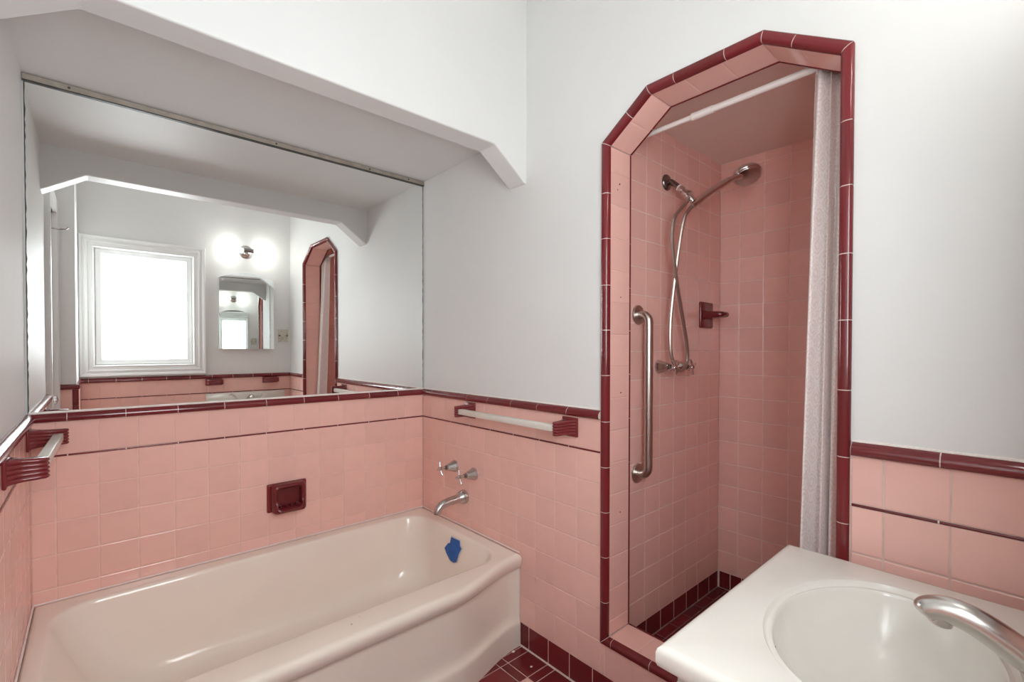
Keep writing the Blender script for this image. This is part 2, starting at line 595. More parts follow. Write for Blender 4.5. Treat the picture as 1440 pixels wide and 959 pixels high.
# wall at the tub's foot (N = +x): U = +y, V = +z
lu = grid(-.895, 0, -.062, PX)
grout_box(wall_left, (XL - PL, -.895, .0), (XL - .0010, 0, ZCB))
field(wall_left, (XL, 0, 0), (0, 1, 0), RV, lu, [.36] + [z for z in ROWV if z > .4])
field(wall_left, (XL, 0, 0), (0, 1, 0), RV, lu, TOPV)
strip(wall_left, (XL, 0, ZCB), (0, 1, 0), RV, grid(-.897, 0, -.10, CAPJ), CAP_PROF, MAROON, 'cap_tile', 'cap', core=PALE_GROUT)
strip(wall_left, (XL, 0, ZLIN), (0, 1, 0), RV, grid(-.895, 0, -.10, CAPJ), LIN_PROF, MAROON, 'liner_tile', 'lin', joint=.003, core=PALE_GROUT)

# short return beside the window (end face N = +y: U = -x, V = +z)
NE = -1.640
grout_box(wall_nib, (XL, NE - PL, 0), (XN, NE - .0010, ZCB))
grout_box(wall_nib, (XN - PL, -2.277, 0), (XN - .0010, NE, ZCB))
field(wall_nib, (0, NE, 0), (-1, 0, 0), RV, [-XN + .026, 1.478], ROWV + TOPV)
strip(wall_nib, (0, NE, 0), (0, 0, 1), (1, 0, 0), grid(.0, ZCB, .12, CAPJ), [(-1.418, -.007), (-1.418, .002), (-1.410, .008), (-1.400, .008), (-1.392, .002), (-1.390, -.007)], MAROON, 'trim_tile', 'nibtrim')
strip(wall_nib, (0, NE, ZCB), (-1, 0, 0), RV, [-XN - .004, 1.478], CAP_PROF, MAROON, 'cap_tile', 'cap')
field(wall_nib, (XN, 0, 0), (0, 1, 0), RV, grid(-2.277, NE, -2.17, PX), ROWV + TOPV)
strip(wall_nib, (XN, 0, ZCB), (0, 1, 0), RV, grid(-2.277, NE, -2.1, CAPJ), [(a, b * .5) for a, b in CAP_PROF], MAROON, 'cap_tile', 'caplow')

# window wall (N = +y): U = -x, V = +z
fu2 = grid(0, -XN, .083, PX)
grout_box(wall_front, (XN, YF - PL, 0), (0, YF - .0010, ZCB))
field(wall_front, (0, YF, 0), (-1, 0, 0), RV, fu2, [ROWS[2], ROWS[1], ROWS[0], ZLIN - .003])
field(wall_front, (0, YF, 0), (-1, 0, 0), RV, fu2, TOPV)
strip(wall_front, (0, YF, ZCB), (-1, 0, 0), RV, grid(0, -XN, .1538, .1495), CAP_PROF, MAROON, 'cap_tile', 'cap', core=PALE_GROUT)
strip(wall_front, (0, YF, ZLIN), (-1, 0, 0), RV, grid(0, -XN, .1538, .1495), LIN_PROF, MAROON, 'liner_tile', 'lin', joint=.003, core=PALE_GROUT)

# shower interior
SROWS = [.142, .243, .353, .462, .571, .679, .788, .896, 1.005, 1.117, 1.229, 1.340, 1.451, 1.560, 1.669, 1.778, 1.889, 2.0, 2.102, SZC]
sxu = [RT + .012, .215, .3246, .4343, .544, .6536, .763, .873, SX1]
part('grout', MB().box((RT + .01, SYL + .0010, SZF), (SX1, SYL + PL, SZC)), SHOWER_GROUT, wsl, smooth=False)
field(wsl, (0, SYL, 0), (1, 0, 0), RV, sxu, SROWS, joint=.0026)
field(wsl, (0, SYL, 0), (1, 0, 0), RV, grid(RT + .01, SX1, .23, PX), [SZF, .142], MAROON, 'base_tile')
syu = [1.16, 1.254, 1.363, 1.470, 1.579, 1.688, 1.797, 1.906, 1.943]
part('grout', MB().box((SX1 + .0010, SYR, SZF), (SX1 + PL, SYL, SZC)), SHOWER_GROUT, wsb, smooth=False)
field(wsb, (SX1, 0, 0), RU, RV, syu, SROWS, joint=.0026)
field(wsb, (SX1, 0, 0), RU, RV, grid(1.16, 1.943, 1.22, .054), [SZF, .142], MAROON, 'base_tile')
field(fsh, (0, 0, SZF), (1, 0, 0), (0, 1, 0), grid(RT + .02, SX1, .19, PX), grid(SYR, SYL, -1.205, PX), MAROON, 'floor_tile', joint=.004, tilt=.006)

# ---- jamb, soffit and curb-top tiles of the opening
D0, D1 = .013, .1285
INNP = [V((0, p.x, p.y)) for p in INN]
JAMB = [.285, .395, .508, .618, .728, .839, .952, 1.066, 1.177, 1.289, 1.401, 1.513, 1.625, 1.741, 1.854]
for i in range(6):
    a, b = INNP[i], INNP[(i + 1) % 6]
    L = (b - a).length
    U = (b - a).normalized()
    N = V((0, -U.z, U.y))
    Vx = N.cross(U)
    if i == 0:
        js = [0] + [z - a.z for z in JAMB] + [L]
    elif i == 4:
        js = [0] + [a.z - z for z in reversed(JAMB)] + [L]
    else:
        n = max(2, round(L / .112))
        js = [L * k / n for k in range(n + 1)]
    s = 1 if Vx.x > 0 else -1
    field(wall_right, a, U, Vx, js, [D0 * s, D1 * s], joint=.0018)
    g = MB()
    q = [a - N * .0016 + Vx * (.010 * s), b - N * .0016 + Vx * (.010 * s), b - N * .0016 + Vx * (RT * s), a - N * .0016 + Vx * (RT * s)]
    g.prism(q, -N * .006)
    part('grout', g, GROUT, wall_right, smooth=False)


# ---- maroon border pieces, mitred around the opening
def border(prof, joints_per_edge, name, mt, ends=None, core=None, flip=False):
    """prof: (a, b): a = distance outward from the inner line INN, b = x position"""
    pc = (sum(p[0] for p in prof) / len(prof), sum(p[1] for p in prof) / len(prof))
    n = 6
    mit = []
    for i in range(n):
        p0, p1, p2 = INN[i - 1], INN[i], INN[(i + 1) % n]
        d1, d2 = (p1 - p0).normalized(), (p2 - p1).normalized()
        n1, n2 = V((d1.y, -d1.x)), V((d2.y, -d2.x))
        mm = (n1 + n2).normalized()
        mit.append(mm / mm.dot(n1))
    for i in range(n):
        p, q = INN[i], INN[(i + 1) % n]
        d = (q - p).normalized()
        nn = V((d.y, -d.x))
        L = (q - p).length
        js = [0] + sorted(j for j in joints_per_edge[i] if .02 < j < L - .02) + [L]
        g = .0011

        def ring(t, mv, shift, sc):
            base = p + d * t
            r = []
            for a, b in prof:
                a2, b2 = pc[0] + (a - pc[0]) * sc, pc[1] + (b - pc[1]) * sc
                c = base + mv * a2 + d * shift
                r.append((b2, c.x, c.y))
            return r
        for k in range(len(js) - 1):
            m0 = mit[i] if k == 0 else nn
            m1 = mit[(i + 1) % n] if k == len(js) - 2 else nn
            rings = [ring(js[k], m0, g, 1), ring(js[k + 1], m1, -g, 1)]
            part(name, MB().loft(rings), mt, wall_right, angle=50)
        if core:
            part('grout', MB().loft([ring(0, mit[i], 0, .9), ring(L, mit[(i + 1) % n], 0, .9)]), core, wall_right)


FACE = [(.026, .007), (.026, -.0045), (.0225, -.0075), (.014, -.0085), (.007, -.0075), (.0015, -.003), (-.0015, .003), (-.0018, .0115), (.004, .0125)]
lz = [1.775, 1.619, 1.459, 1.304, 1.147, .986, .827, .670, .513, .355]
zi0 = INN[0].y
zi4 = INN[4].y
topL = (INN[3] - INN[2]).length
ch = (INN[2] - INN[1]).length
bl = (INN[0] - INN[5]).length
jpe = [[z - zi0 for z in lz] + [INN[1].y - .010 - zi0], [ch * .56], [.085, .238], [.085], [zi4 - z for z in (1.774, 1.623, 1.464, 1.308, 1.143, .985, .828, .67, .513, .355)] + [.015], [bl - .17 - k * .155 for k in range(4)] + [bl - .021]]
border(FACE, jpe, 'trim_tile', MAROON, core=PALE_GROUT)
INSIDE = [(-.0012, D1 + .0006), (-.0016, D1 + .004), (.001, D1 + .0085), (.006, D1 + .0105), (.030, D1 + .0105), (.030, D1 + .004), (.004, D1 + .0006)]
border(INSIDE, jpe, 'inner_trim_tile', MAROON)

# old screw holes in the jamb tiles
for (x, z, r) in ((.065, 1.819, .0032), (.053, 1.797, .0022), (.074, 1.422, .0022), (.077, 1.083, .0028), (.076, .656, .0025)):
    part('screw_hole', MB().lathe([(r, -.001), (r, .0004), (r * .6, .0006)], (x, INN[0].x - .0003, z), (0, -1, 0), 8), DARK, wall_right)

# ------------------------------------------------------------------ floor tiles
sx_ = []
x = 0.0
xs, ys = [0.0], [-.786]
while xs[-1] > -.95:
    xs += [xs[-1] - .1125, xs[-1] - .1525]
while ys[-1] > -1.5:
    ys += [ys[-1] - .040, ys[-1] - .150]
ys = [-.75] + ys
for i in range(len(xs) - 1):
    for j in range(len(ys) - 1):
        x1, x0, y1, y0 = xs[i], xs[i + 1], ys[j], ys[j + 1]
        narrow_x, narrow_y = x1 - x0 < .06, y1 - y0 < .06
        pinky = narrow_x and narrow_y and ((i // 2 + j // 2) % 2 == 1)
        place('floor_tile', tile_mesh(x1 - x0 - .0025, y1 - y0 - .0025, PINK if pinky else MAROON), floor,
              V(((x0 + x1) / 2, (y0 + y1) / 2, random.uniform(-.0004, .0001))), V((1, 0, 0)), V((0, 1, 0)), V((0, 0, 1)), .0015)
rest = MB()
xx = 0.0
k = 0
for i in range(13):
    for j in range(22):
        px, py = -.06 - i * .1125, -.2 - j * .1
        if px > xs[-1] + .05 and py > ys[-1]:
            continue
        if py > -.78 or px < -1.40:
            continue
        rest.add([(px - .055, py - .049, -.0002), (px + .055, py - .049, -.0002), (px + .055, py + .049, -.0002), (px - .055, py + .049, -.0002),
                  (px - .055, py - .049, -.004), (px + .055, py - .049, -.004), (px + .055, py + .049, -.004), (px - .055, py + .049, -.004)],
                 [(0, 1, 2, 3), (4, 5, 1, 0), (5, 6, 2, 1), (6, 7, 3, 2), (7, 4, 0, 3)])
ro = part('floor_tile', rest, MAROON, floor, smooth=False)
ro['kind'] = 'stuff'
part('grout_bead', MB().box((-.006, -1.9, -.003), (-.0005, -.775, .003)), PALE_GROUT, floor, smooth=False)


# ------------------------------------------------------------------ bathtub
def sstep(t):
    t = max(0.0, min(1.0, t))
    return t * t * (3 - 2 * t)


def bulge(x):
    d = min(-x, x - XL)
    return sstep((d - .03) / .36)


def rrect(x0, x1, y0, y1, r, nx=44, ny=24, nc=8):
    pts = []
    def seg(p, q, n):
        for i in range(n):
            t = i / n
            pts.append((p[0] + (q[0] - p[0]) * t, p[1] + (q[1] - p[1]) * t))
    def arc(cx, cy, a0, n):
        for i in range(n):
            a = a0 + math.pi / 2 * i / n
            pts.append((cx + r * math.cos(a), cy + r * math.sin(a)))
    seg((x0 + r, y0), (x1 - r, y0), nx)
    arc(x1 - r, y0 + r, -math.pi / 2, nc)
    seg((x1, y0 + r), (x1, y1 - r), ny)
    arc(x1 - r, y1 - r, 0, nc)
    seg((x1 - r, y1), (x0 + r, y1), nx)
    arc(x0 + r, y1 - r, math.pi / 2, nc)
    seg((x0, y1 - r), (x0, y0 + r), ny)
    arc(x0 + r, y0 + r, math.pi, nc)
    return pts


ZT = .387
tub = thing('bathtub', (-.741, -.40, 0), 'peach enamel built-in bathtub with bowed front apron below the mirror', 'bathtub')


def outer(z, inset, yend, amp):
    r = []
    for x, y in rrect(XL + .0015 + inset, -.0015 - inset, -.78, -.0015 - inset, .004 + inset * .3):
        t = max(0.0, min(1.0, (-.05 - y) / .70))          # only the front half bows out
        fy = yend - amp * bulge(x) + inset
        yy = -.0015 - inset + (y + .0015 + inset) / (-.78 + .0015 + inset) * (fy + .0015 + inset)
        r.append(V((x, yy, z)))
    return r


rings = [outer(.3295, .03, -.777, .072), outer(.3265, .006, -.777, .072), outer(.325, 0, -.777, .072), outer(.327, 0, -.7785, .0735), outer(.345, 0, -.785, .080), outer(.366, 0, -.788, .083), outer(.380, .004, -.788, .083), outer(.3865, .013, -.788, .083), outer(ZT, .022, -.788, .080)]
KEY = [  # z, left inset, right inset, front y, back y, corner r
    (.387, 0, 0, -.757, -.068, .115), (.3858, .005, .005, -.752, -.0725, .113), (.3815, .0095, .009, -.7475, -.0765, .111), (.372, .014, .0125, -.743, -.080, .109), (.350, .023, .018, -.735, -.0855, .108),
    (.310, .042, .027, -.722, -.096, .112), (.260, .066, .034, -.713, -.104, .12), (.200, .098, .043, -.704, -.113, .13), (.150, .13, .052, -.696, -.121, .135),
    (.115, .16, .066, -.686, -.131, .14), (.092, .19, .088, -.670, -.147, .14), (.080, .225, .115, -.648, -.169, .13), (.074, .27, .16, -.60, -.215, .12), (.070, .42, .32, -.50, -.30, .08)]
for z, li, ri, fyy, byy, r in KEY:
    rings.append([V((x, y, z)) for x, y in rrect(-1.437 + li, -.066 - ri, fyy, byy, r)])
tb = MB().loft(rings, cap0=False, cap1=True)
basin = part('basin', tb, ENAMEL, tub, angle=60)
NXA = 72
prof = [(.335, .024), (.322, .022), (.30, .021), (.24, .021), (.17, .020), (.135, .018), (.118, .014), (.108, .008), (.102, .0025), (.097, -.001), (.088, -.0025), (.06, -.0025), (.03, -.003), (.0, -.003)]
vs, fs = [], []
for i in range(NXA + 1):
    x = XL + .003 + (-XL - .006) * i / NXA
    e = min(1, min(-x, x - XL) / .04)
    for z, off in prof:
        zz = z
        vs.append((x, -.777 - .072 * bulge(x) + (off if off < 0 else off * (0.25 + .75 * e)), zz))
n = len(prof)
for i in range(NXA):
    for j in range(n - 1):
        fs.append((i * n + j, (i + 1) * n + j, (i + 1) * n + j + 1, i * n + j + 1))
part('apron', MB().add(vs, fs), ENAMEL, tub, angle=60)
part('end_panel', MB().box((-.004, -.775, 0), (-.0015, -.70, .33)), ENAMEL, tub, smooth=False)
cb = MB()
cb.tube([(XL + .003, -.0015, ZT - .001), (-.0015, -.0015, ZT - .001), (-.0015, -.77, ZT - .001)], .0032, 8)
cb.tube([(XL + .003, -.0015, ZT - .001), (XL + .003, -.77, ZT - .001)], .0032, 8)
part('caulk_bead', cb, CAULK, tub)
# drain and two wear marks on the rim
part('drain', MB().lathe([(.03, 0), (.03, .004), (.02, .005), (.0, .003)], (-.36, -.40, .071), (0, 0, 1), 20), DULLCHROME, tub)
for (x, y, r) in ((-.735, -.80, .0036), (-.70, -.775, .0016)):
    part('chip', MB().lathe([(r, 0), (r * .7, .0006)], (x, y, ZT - .0004), (0, 0, 1), 7), mat('worn_chip', (.22, .15, .12), .8), tub)

# blue painter's tape stuck over the overflow, draped on the tub's end wall
bt = BVHTree.FromPolygons([tuple(p) for p in tb.v], [tuple(f) for f in tb.f])


def on_tub(y, z, lift):
    h = bt.ray_cast(V((-.5, y, z)), V((1, 0, 0)))
    return V((h[0].x - lift, y, z)) if h[0] else V((-.09, y, z))


TP = [(-.395, .362), (-.462, .364), (-.473, .344), (-.485, .337), (-.473, .311), (-.462, .272), (-.438, .262), (-.411, .264), (-.378, .286), (-.359, .303), (-.382, .331), (-.395, .335)]
tc_ = (-.425, .312)


def tape(sc, lift, bumpy):
    mb = MB()
    vs = []
    NR = 7
    for k in range(1, NR + 1):
        for y, z in TP:
            yy, zz = tc_[0] + (y - tc_[0]) * sc * k / NR, tc_[1] + (z - tc_[1]) * sc * k / NR
            dome = .006 * math.exp(-((yy + .405) ** 2 + (zz - .305) ** 2) / .0006) if bumpy else 0
            vs.append(on_tub(yy, zz, lift + dome + (random.uniform(0, .0012) if bumpy else 0)))
    n = len(TP)
    c = len(vs)
    vs.append(on_tub(*tc_, lift + (.006 if bumpy else 0)))
    fs = [(c, j, (j + 1) % n) for j in range(n)]
    for k in range(NR - 1):
        for j in range(n):
            fs.append((k * n + j, (k + 1) * n + j, (k + 1) * n + (j + 1) % n, k * n + (j + 1) % n))
    return mb.add(vs, fs)


opx = on_tub(-.412, .305, 0)
ov = part('overflow_plate', MB().lathe([(.030, -.004), (.030, .001), (.022, .003), (.0, .0035)], opx, (-1, 0, .15), 20), DULLCHROME, tub)
tp = thing('painters_tape', (-.09, -.425, .31), "torn patch of blue painter's tape inside the bathtub below the spout", 'tape')
part('tape_sheet', tape(1.0, .0058, True), TAPE, tp, angle=20)
part('tape_residue', tape(1.07, .0040, False), TAPEEDGE, tp)
tp.children[0].modifiers.new('thickness', 'SOLIDIFY').thickness = .0006
for (x, y, s) in ((-.062, -.905, .0045), (-.055, -.792, .006)):
    single('paint_chip', MB().rbox((x - s, y - s * .8, 0), (x + s, y + s * .8, s * .7), s * .25, 1), CHIP, (x, y, 0),
           'tiny white paint chip on the maroon floor ' + ('tile' if y < -.85 else 'against the bathtub apron'), 'debris')

# ------------------------------------------------------------------ tub taps
def cross_handle(mb, o, ax, L=.034, r=.0048, hub=.010):
    o, ax = V(o), V(ax).normalized()
    t = V((0, 0, 1))
    a = ax.cross(t).normalized()
    b = ax.cross(a)
    for q in (.35, .35 + math.pi / 2):
        d = a * math.cos(q) + b * math.sin(q)
        mb.tube([o - d * L - ax * .004, o - d * L * .9 - ax * .003, o - d * L * .5, o, o + d * L * .5, o + d * L * .9 - ax * .003, o + d * L - ax * .004], [r * .6, r * 1.2, r * .8, r, r * .8, r * 1.2, r * .6], 8)
    mb.lathe([(hub * .7, -.012), (hub, -.004), (hub, .006), (hub * .6, .010), (0, .011)], o, ax, 12)


def valve(name, o, ax, label, cat, group, mt=DULLCHROME, reach=.085, bell=.030):
    t = thing(name, o, label, cat, group)
    o, ax = V(o), V(ax).normalized()
    part('escutcheon', MB().lathe([(bell, 0), (bell, .004), (bell * .88, .012), (bell * .62, .036), (bell * .5, .046), (bell * .42, .048)], o, ax, 10), mt, t, angle=25)
    part('stem', MB().lathe([(bell * .36, .046), (bell * .36, .056), (.006, .058), (.006, reach)], o, ax, 10), DARKCHROME, t)
    mb = MB()
    cross_handle(mb, o + ax * reach, ax)
    part('cross_handle', mb, mt, t)
    return t


valve('tub_valve', (0, -.302, .662), (-1, 0, 0), 'chrome cross-handle tub tap nearest the alcove corner', 'tap', 'tub taps')
valve('tub_valve', (0, -.458, .654), (-1, 0, 0), 'chrome cross-handle tub tap nearer the shower', 'tap', 'tub taps')
sp = thing('tub_spout', (0, -.382, .530), 'dull chrome tub spout on pink tile above the bathtub rim', 'spout')
part('flange', MB().lathe([(.033, 0), (.034, .006), (.031, .020), (.024, .034), (.019, .040)], (0, -.382, .530), (-1, 0, -.05), 24), DULLCHROME, sp)
part('spout_tube', MB().tube([(-.030, -.382, .528), (-.06, -.382, .526), (-.09, -.382, .524), (-.115, -.382, .521), (-.135, -.382, .514), (-.148, -.382, .503), (-.154, -.382, .489), (-.156, -.382, .482)],
                             [.021, .020, .0195, .019, .0185, .0175, .017, .0168], 16), DULLCHROME, sp)
part('spout_mouth', MB().lathe([(.014, 0), (.014, .001)], (-.156, -.382, .4815), (-.1, 0, -1), 14), DARK, sp)


# ------------------------------------------------------------------ ceramic towel bars
def ridged(poly, z0, z1, n_r, out, amp, zc_fn=None):
    """plan polygon extruded from z0 to z1 with n_r rounded ridges around it"""
    rings = []
    N = n_r * 6
    npt = len(poly)
    cen = sum((V((p[0], p[1])) for p in poly), V((0, 0))) / npt
    nor = []
    for i in range(npt):
        p0, p2 = V(poly[i - 1][:2]), V(poly[(i + 1) % npt][:2])
        d = (p2 - p0).normalized()
        nn = V((d.y, -d.x))
        if nn.dot(V(poly[i][:2]) - cen) < 0:
            nn = -nn
        nor.append(nn)
    for k in range(N + 1):
        t = k / N
        h = abs(math.sin(math.pi * t * n_r)) ** .7 * amp - amp * .6
        ring = []
        for i, p in enumerate(poly):
            q = V(p[:2]) + nor[i] * (h if out[i] else 0)
            zz = z0 + (z1 - z0) * t
            if zc_fn:
                zz = zc_fn(p, t)
            ring.append(V((q.x, q.y, zz)))
        rings.append(ring)
    return MB().loft(rings)


def towel_bar(xw, s, y_a, y_b, z, label, ka=1.0, kb=1.0):
    """xw wall plane, s = direction out of the wall (+1/-1), posts at y_a (inner corner side) and y_b."""
    t = thing('towel_bar', (xw, (y_a + y_b) / 2, z), label, 'towel bar', 'maroon ceramic towel bars')
    for y, g, kk in ((y_a, 1, ka), (y_b, -1, kb)):
        # g: +1 the plate lies toward the bar's middle side?  the arm leans away from it
        pts = [(0, -.034), (.004, -.034), (.012, -.030), (.022, -.020), (.038, -.014), (.070, -.013), (.088, -.010), (.093, 0), (.090, .008), (.080, .013), (.050, .016), (.030, .020), (.016, .030), (.006, .034), (0, .034)]
        poly = [(xw + s * a * kk, y - g * b) for a, b in pts]
        out = [0, 0] + [1] * 11 + [0, 0]

        def zf(p, tt, z=z):
            d = abs(p[0] - xw)
            h = .030 - .005 * min(1, d / .05)
            return z - h + 2 * h * tt
        part('base_plate', MB().rbox((min(xw, xw + s * .008), y - .038, z - .036), (max(xw, xw + s * .008), y + .038, z + .036), .004, 3), CERAMIC, t)
        part('post', ridged(poly, z - .03, z + .03, 5, out, .0032, zf), CERAMIC, t, angle=50)
    bb = MB().rbox((-.012, min(y_a, y_b) + .004, z - .012), (.012, max(y_a, y_b) - .004, z + .012), .002, 2)
    for v in bb.v:
        tt = (v.y - y_a) / (y_b - y_a)
        v.x += xw + s * .070 * (ka + (kb - ka) * tt)
    part('bar', bb, BARWHITE, t)
    return t


CERAMIC = mat('maroon_ceramic', (0.185, 0.025, 0.029), 0.18, bump=0.1, bscale=25)
towel_bar(0, -1, -.432, -1.050, .950, 'maroon ceramic towel bar with ivory rod beside the shower opening')
towel_bar(XL, 1, -.075, -.600, .950, 'maroon ceramic towel bar with ivory rod at the foot of the bathtub', 1.03, .82)

# ------------------------------------------------------------------ soap dish on the mirror wall
sd = thing('soap_dish', (-.690, 0, .592), 'maroon ceramic soap dish set in the pink tile above the bathtub', 'soap dish')
part('plate', MB().rbox((-.772, -.012, .530), (-.610, .004, .652), .005, 3), MAROON, sd)
rg = []
for (dx0, dx1, z0, z1, y, r) in ((-.760, -.618, .530, .650, -.008, .012), (-.757, -.621, .529, .650, -.030, .016), (-.752, -.626, .533, .647, -.042, .018), (-.744, -.634, .541, .640, -.046, .016),
                                 (-.738, -.640, .547, .634, -.042, .014), (-.736, -.642, .550, .630, -.030, .012), (-.735, -.643, .552, .628, -.014, .010)):
    rg.append([V((a, y - (.020 * max(0, 1 - (b - z0) / .035) if y < -.02 else 0), b)) for a, b in rrect(dx0, dx1, z0, z1, r, 8, 6, 5)])
part('bowl', MB().loft(rg, cap0=False), MAROON, sd, angle=60)
for k in range(4):
    x = -.724 + k * .022
    part('rib', MB().tube([(x, -.014, .5545), (x, -.03, .556), (x, -.044, .5545)], [.003, .004, .003], 8), MAROON, sd)

# ------------------------------------------------------------------ big mirror over the tub
mr = thing('wall_mirror', (-.737, .003, 1.57), 'wide frameless mirror filling the alcove wall above the bathtub', 'mirror')
part('mirror_glass', MB().box((-1.4835, .0025, 1.0245), (.0035, .0065, 2.112)), MIRROR, mr, smooth=False)
ch_ = part('top_channel', MB().box((-1.488, -.004, 2.1125), (.0065, .0075, 2.1325)), ALU, mr, smooth=False)
part('channel_lip', MB().box((-1.488, -.0055, 2.1095), (.0065, .002, 2.1135)), BLACKEDGE, mr, smooth=False)
for (x, z) in ((-1.377, 2.123), (-.726, 2.123), (-.30, 2.123), (-.086, 2.123)):
    part('screw', MB().lathe([(.004, 0), (.004, .0015), (.002, .002)], (x, -.004, z), (0, -1, 0), 8), BLACKEDGE, ch_)
for xa in (-1.4855, .0038):
    e = MB()
    vs = []
    K = 60
    for i in range(K + 1):
        z = 1.0245 + (2.112 - 1.0245) * i / K
        wd = .0022 + .0022 * random.random() ** 2
        sg = 1 if xa < -1 else -1
        vs += [(xa, .0022, z), (xa + sg * wd, .0022, z)]
    e.add(vs, [(2 * i, 2 * i + 1, 2 * i + 3, 2 * i + 2) for i in range(K)])
    part('tarnished_edge', e, BLACKEDGE, mr, smooth=False).modifiers.new('thickness', 'SOLIDIFY').thickness = .0005
part('bottom_bead', MB().tube([(-1.483, -.001, 1.0235), (.003, -.001, 1.0235)], .0042, 8), CAULK, mr)
wb = MB()
wb.tube([(.007, -.003, 1.0235), (.007, -1.190, 1.0235)], .0040, 8)
wb.tube([(.007, -1.915, 1.0235), (.007, -2.28, 1.0235)], .0040, 8)
part('caulk_bead', wb, CAULK, wall_right)

# ------------------------------------------------------------------ shower fittings
gb = thing('grab_bar', (.282, SYL, 1.06), 'brushed steel vertical grab bar on the shower side wall', 'grab bar')
gx = .268
pts = [(gx, SYL, 1.372)]
R = .032
for k in range(7):
    a = math.pi / 2 * k / 6
    pts.append((gx, SYL - .048 + R - R * 1 - R * math.sin(a) + .0 + R * 0 + .032 - .0, 1.372 - R + R * math.cos(a)))
pts = [(gx, SYL, 1.372), (gx, SYL - .018, 1.372)] + [(gx, SYL - .018 - R * math.sin(math.pi / 2 * k / 6), 1.372 - R + R * math.cos(math.pi / 2 * k / 6)) for k in range(1, 7)]
low = [(p[0], p[1], 2 * 1.0615 - p[2]) for p in reversed(pts)]
part('bar', MB().tube(pts + [(gx, SYL - .05, 1.06)] + low, .0165, 18), BRUSHED, gb)
for z in (1.372, .751):
    part('flange', MB().lathe([(.0385, 0), (.0385, .004), (.036, .008), (.018, .010)], (gx, SYL, z), (0, -1, 0), 28), BRUSHED, gb)

valve('shower_valve', (.420, SYL, 1.166), (0, -1, 0), 'chrome cross-handle shower tap next to the grab bar', 'tap', 'shower taps', CHROME, .075, .030)
valve('shower_valve', (.562, SYL, 1.163), (0, -1, 0), 'chrome cross-handle shower tap right of the other', 'tap', 'shower taps', CHROME, .075, .030)

sh = thing('hand_shower', (.475, SYL, 1.936), 'chrome hand shower with looped metal hose on the pink shower wall', 'shower head')
part('flange', MB().lathe([(.034, 0), (.033, .005), (.028, .010), (.016, .014), (.012, .016)], (.475, SYL, 1.936), (0, -1, 0), 24), DARKCHROME, sh)
part('arm', MB().tube([(.475, SYL - .008, 1.936), (.475, SYL - .022, 1.934), (.475, SYL - .040, 1.918), (.475, SYL - .060, 1.899)], .0115, 12), DARKCHROME, sh)
part('washer', MB().lathe([(.0135, 0), (.0135, .006)], (.475, SYL - .057, 1.902), (0, -.72, -.69), 14), RODWHITE, sh)
hold = MB()
hold.lathe([(.013, 0), (.015, .004), (.015, .018), (.011, .022), (.011, .030), (.016, .034), (.016, .046), (.010, .052)], (.475, SYL - .061, 1.897), (0, -.72, -.69), 14)
hold.tube([(.475, -1.255, 1.862), (.478, -1.268, 1.845), (.482, -1.276, 1.832)], [.013, .014, .012], 12)
hold.tube([(.470, -1.262, 1.848), (.452, -1.266, 1.832), (.438, -1.268, 1.818)], [.009, .008, .007], 10)
hold.lathe([(.008, 0), (.012, .003), (.012, .012), (.006, .016)], (.487, -1.255, 1.872), (1, .1, .2), 12)
part('bracket', hold, CHROME, sh)
hs = [V((.473, -1.276, 1.812)), V((.500, -1.283, 1.832)), V((.527, -1.292, 1.852)), V((.56, -1.312, 1.880)), V((.59, -1.338, 1.905)), V((.615, -1.360, 1.927))]
part('handle', MB().tube([hs[0], hs[0].lerp(hs[1], .5), hs[1], hs[1] + (hs[2] - hs[1]) * .2, hs[2], hs[3], hs[4], hs[5], hs[5] + V((.012, -.010, .007))],
                         [.0115, .014, .0145, .0170, .0155, .0150, .0145, .0130, .0105], 14), CHROME, sh)
hc = V((.690, -1.400, 1.958))
hn = V((-.35, -.33, -.88)).normalized()
part('neck', MB().tube([hs[5] + V((.005, -.004, .003)), V((.635, -1.372, 1.938)), V((.66, -1.385, 1.95))], [.0095, .011, .016], 12), CHROME, sh)
hd = part('head', MB().lathe([(.0, -.024), (.021, -.0235), (.040, -.018), (.053, -.007), (.0565, .002), (.054, .011), (.049, .015)], hc, hn, 32), CHROME, sh, angle=50)
part('spray_face', MB().lathe([(.0485, .0145), (.046, .018), (.032, .021), (.0, .023)], hc, hn, 28), DULLCHROME, hd)
part('top_button', MB().lathe([(.0, -.0265), (.016, -.0265), (.020, -.0235), (.020, -.020)], hc, hn, 20), DARKCHROME, hd)


def smooth_path(p, n=6):
    p = [V(q) for q in p]
    out = []
    for i in range(len(p) - 1):
        a, b, c, d = p[max(i - 1, 0)], p[i], p[i + 1], p[min(i + 2, len(p) - 1)]
        for k in range(n):
            t = k / n
            out.append(.5 * ((2 * b) + (c - a) * t + (2 * a - 5 * b + 4 * c - d) * t * t + (3 * b - a - 3 * c + d) * t ** 3))
    out.append(p[-1])
    return out


hp = [(.438, -1.268, 1.818), (.400, -1.264, 1.786), (.362, -1.260, 1.742), (.360, -1.253, 1.660), (.402, -1.245, 1.538), (.464, -1.233, 1.415), (.523, -1.224, 1.30), (.553, -1.218, 1.215), (.545, -1.216, 1.172), (.505, -1.218, 1.149), (.460, -1.222, 1.158), (.424, -1.222, 1.194),
      (.405, -1.222, 1.245), (.401, -1.225, 1.355), (.409, -1.235, 1.496), (.419, -1.250, 1.651), (.430, -1.263, 1.753), (.452, -1.272, 1.792), (.473, -1.276, 1.812)]
hpath = smooth_path(hp, 14)
part('hose', MB().tube(hpath, [.0072 + (.0007 if i % 2 else 0) for i in range(len(hpath))], 8), mat('hose_metal', (0.50, 0.44, 0.40), 0.42, metal=1.0), sh)

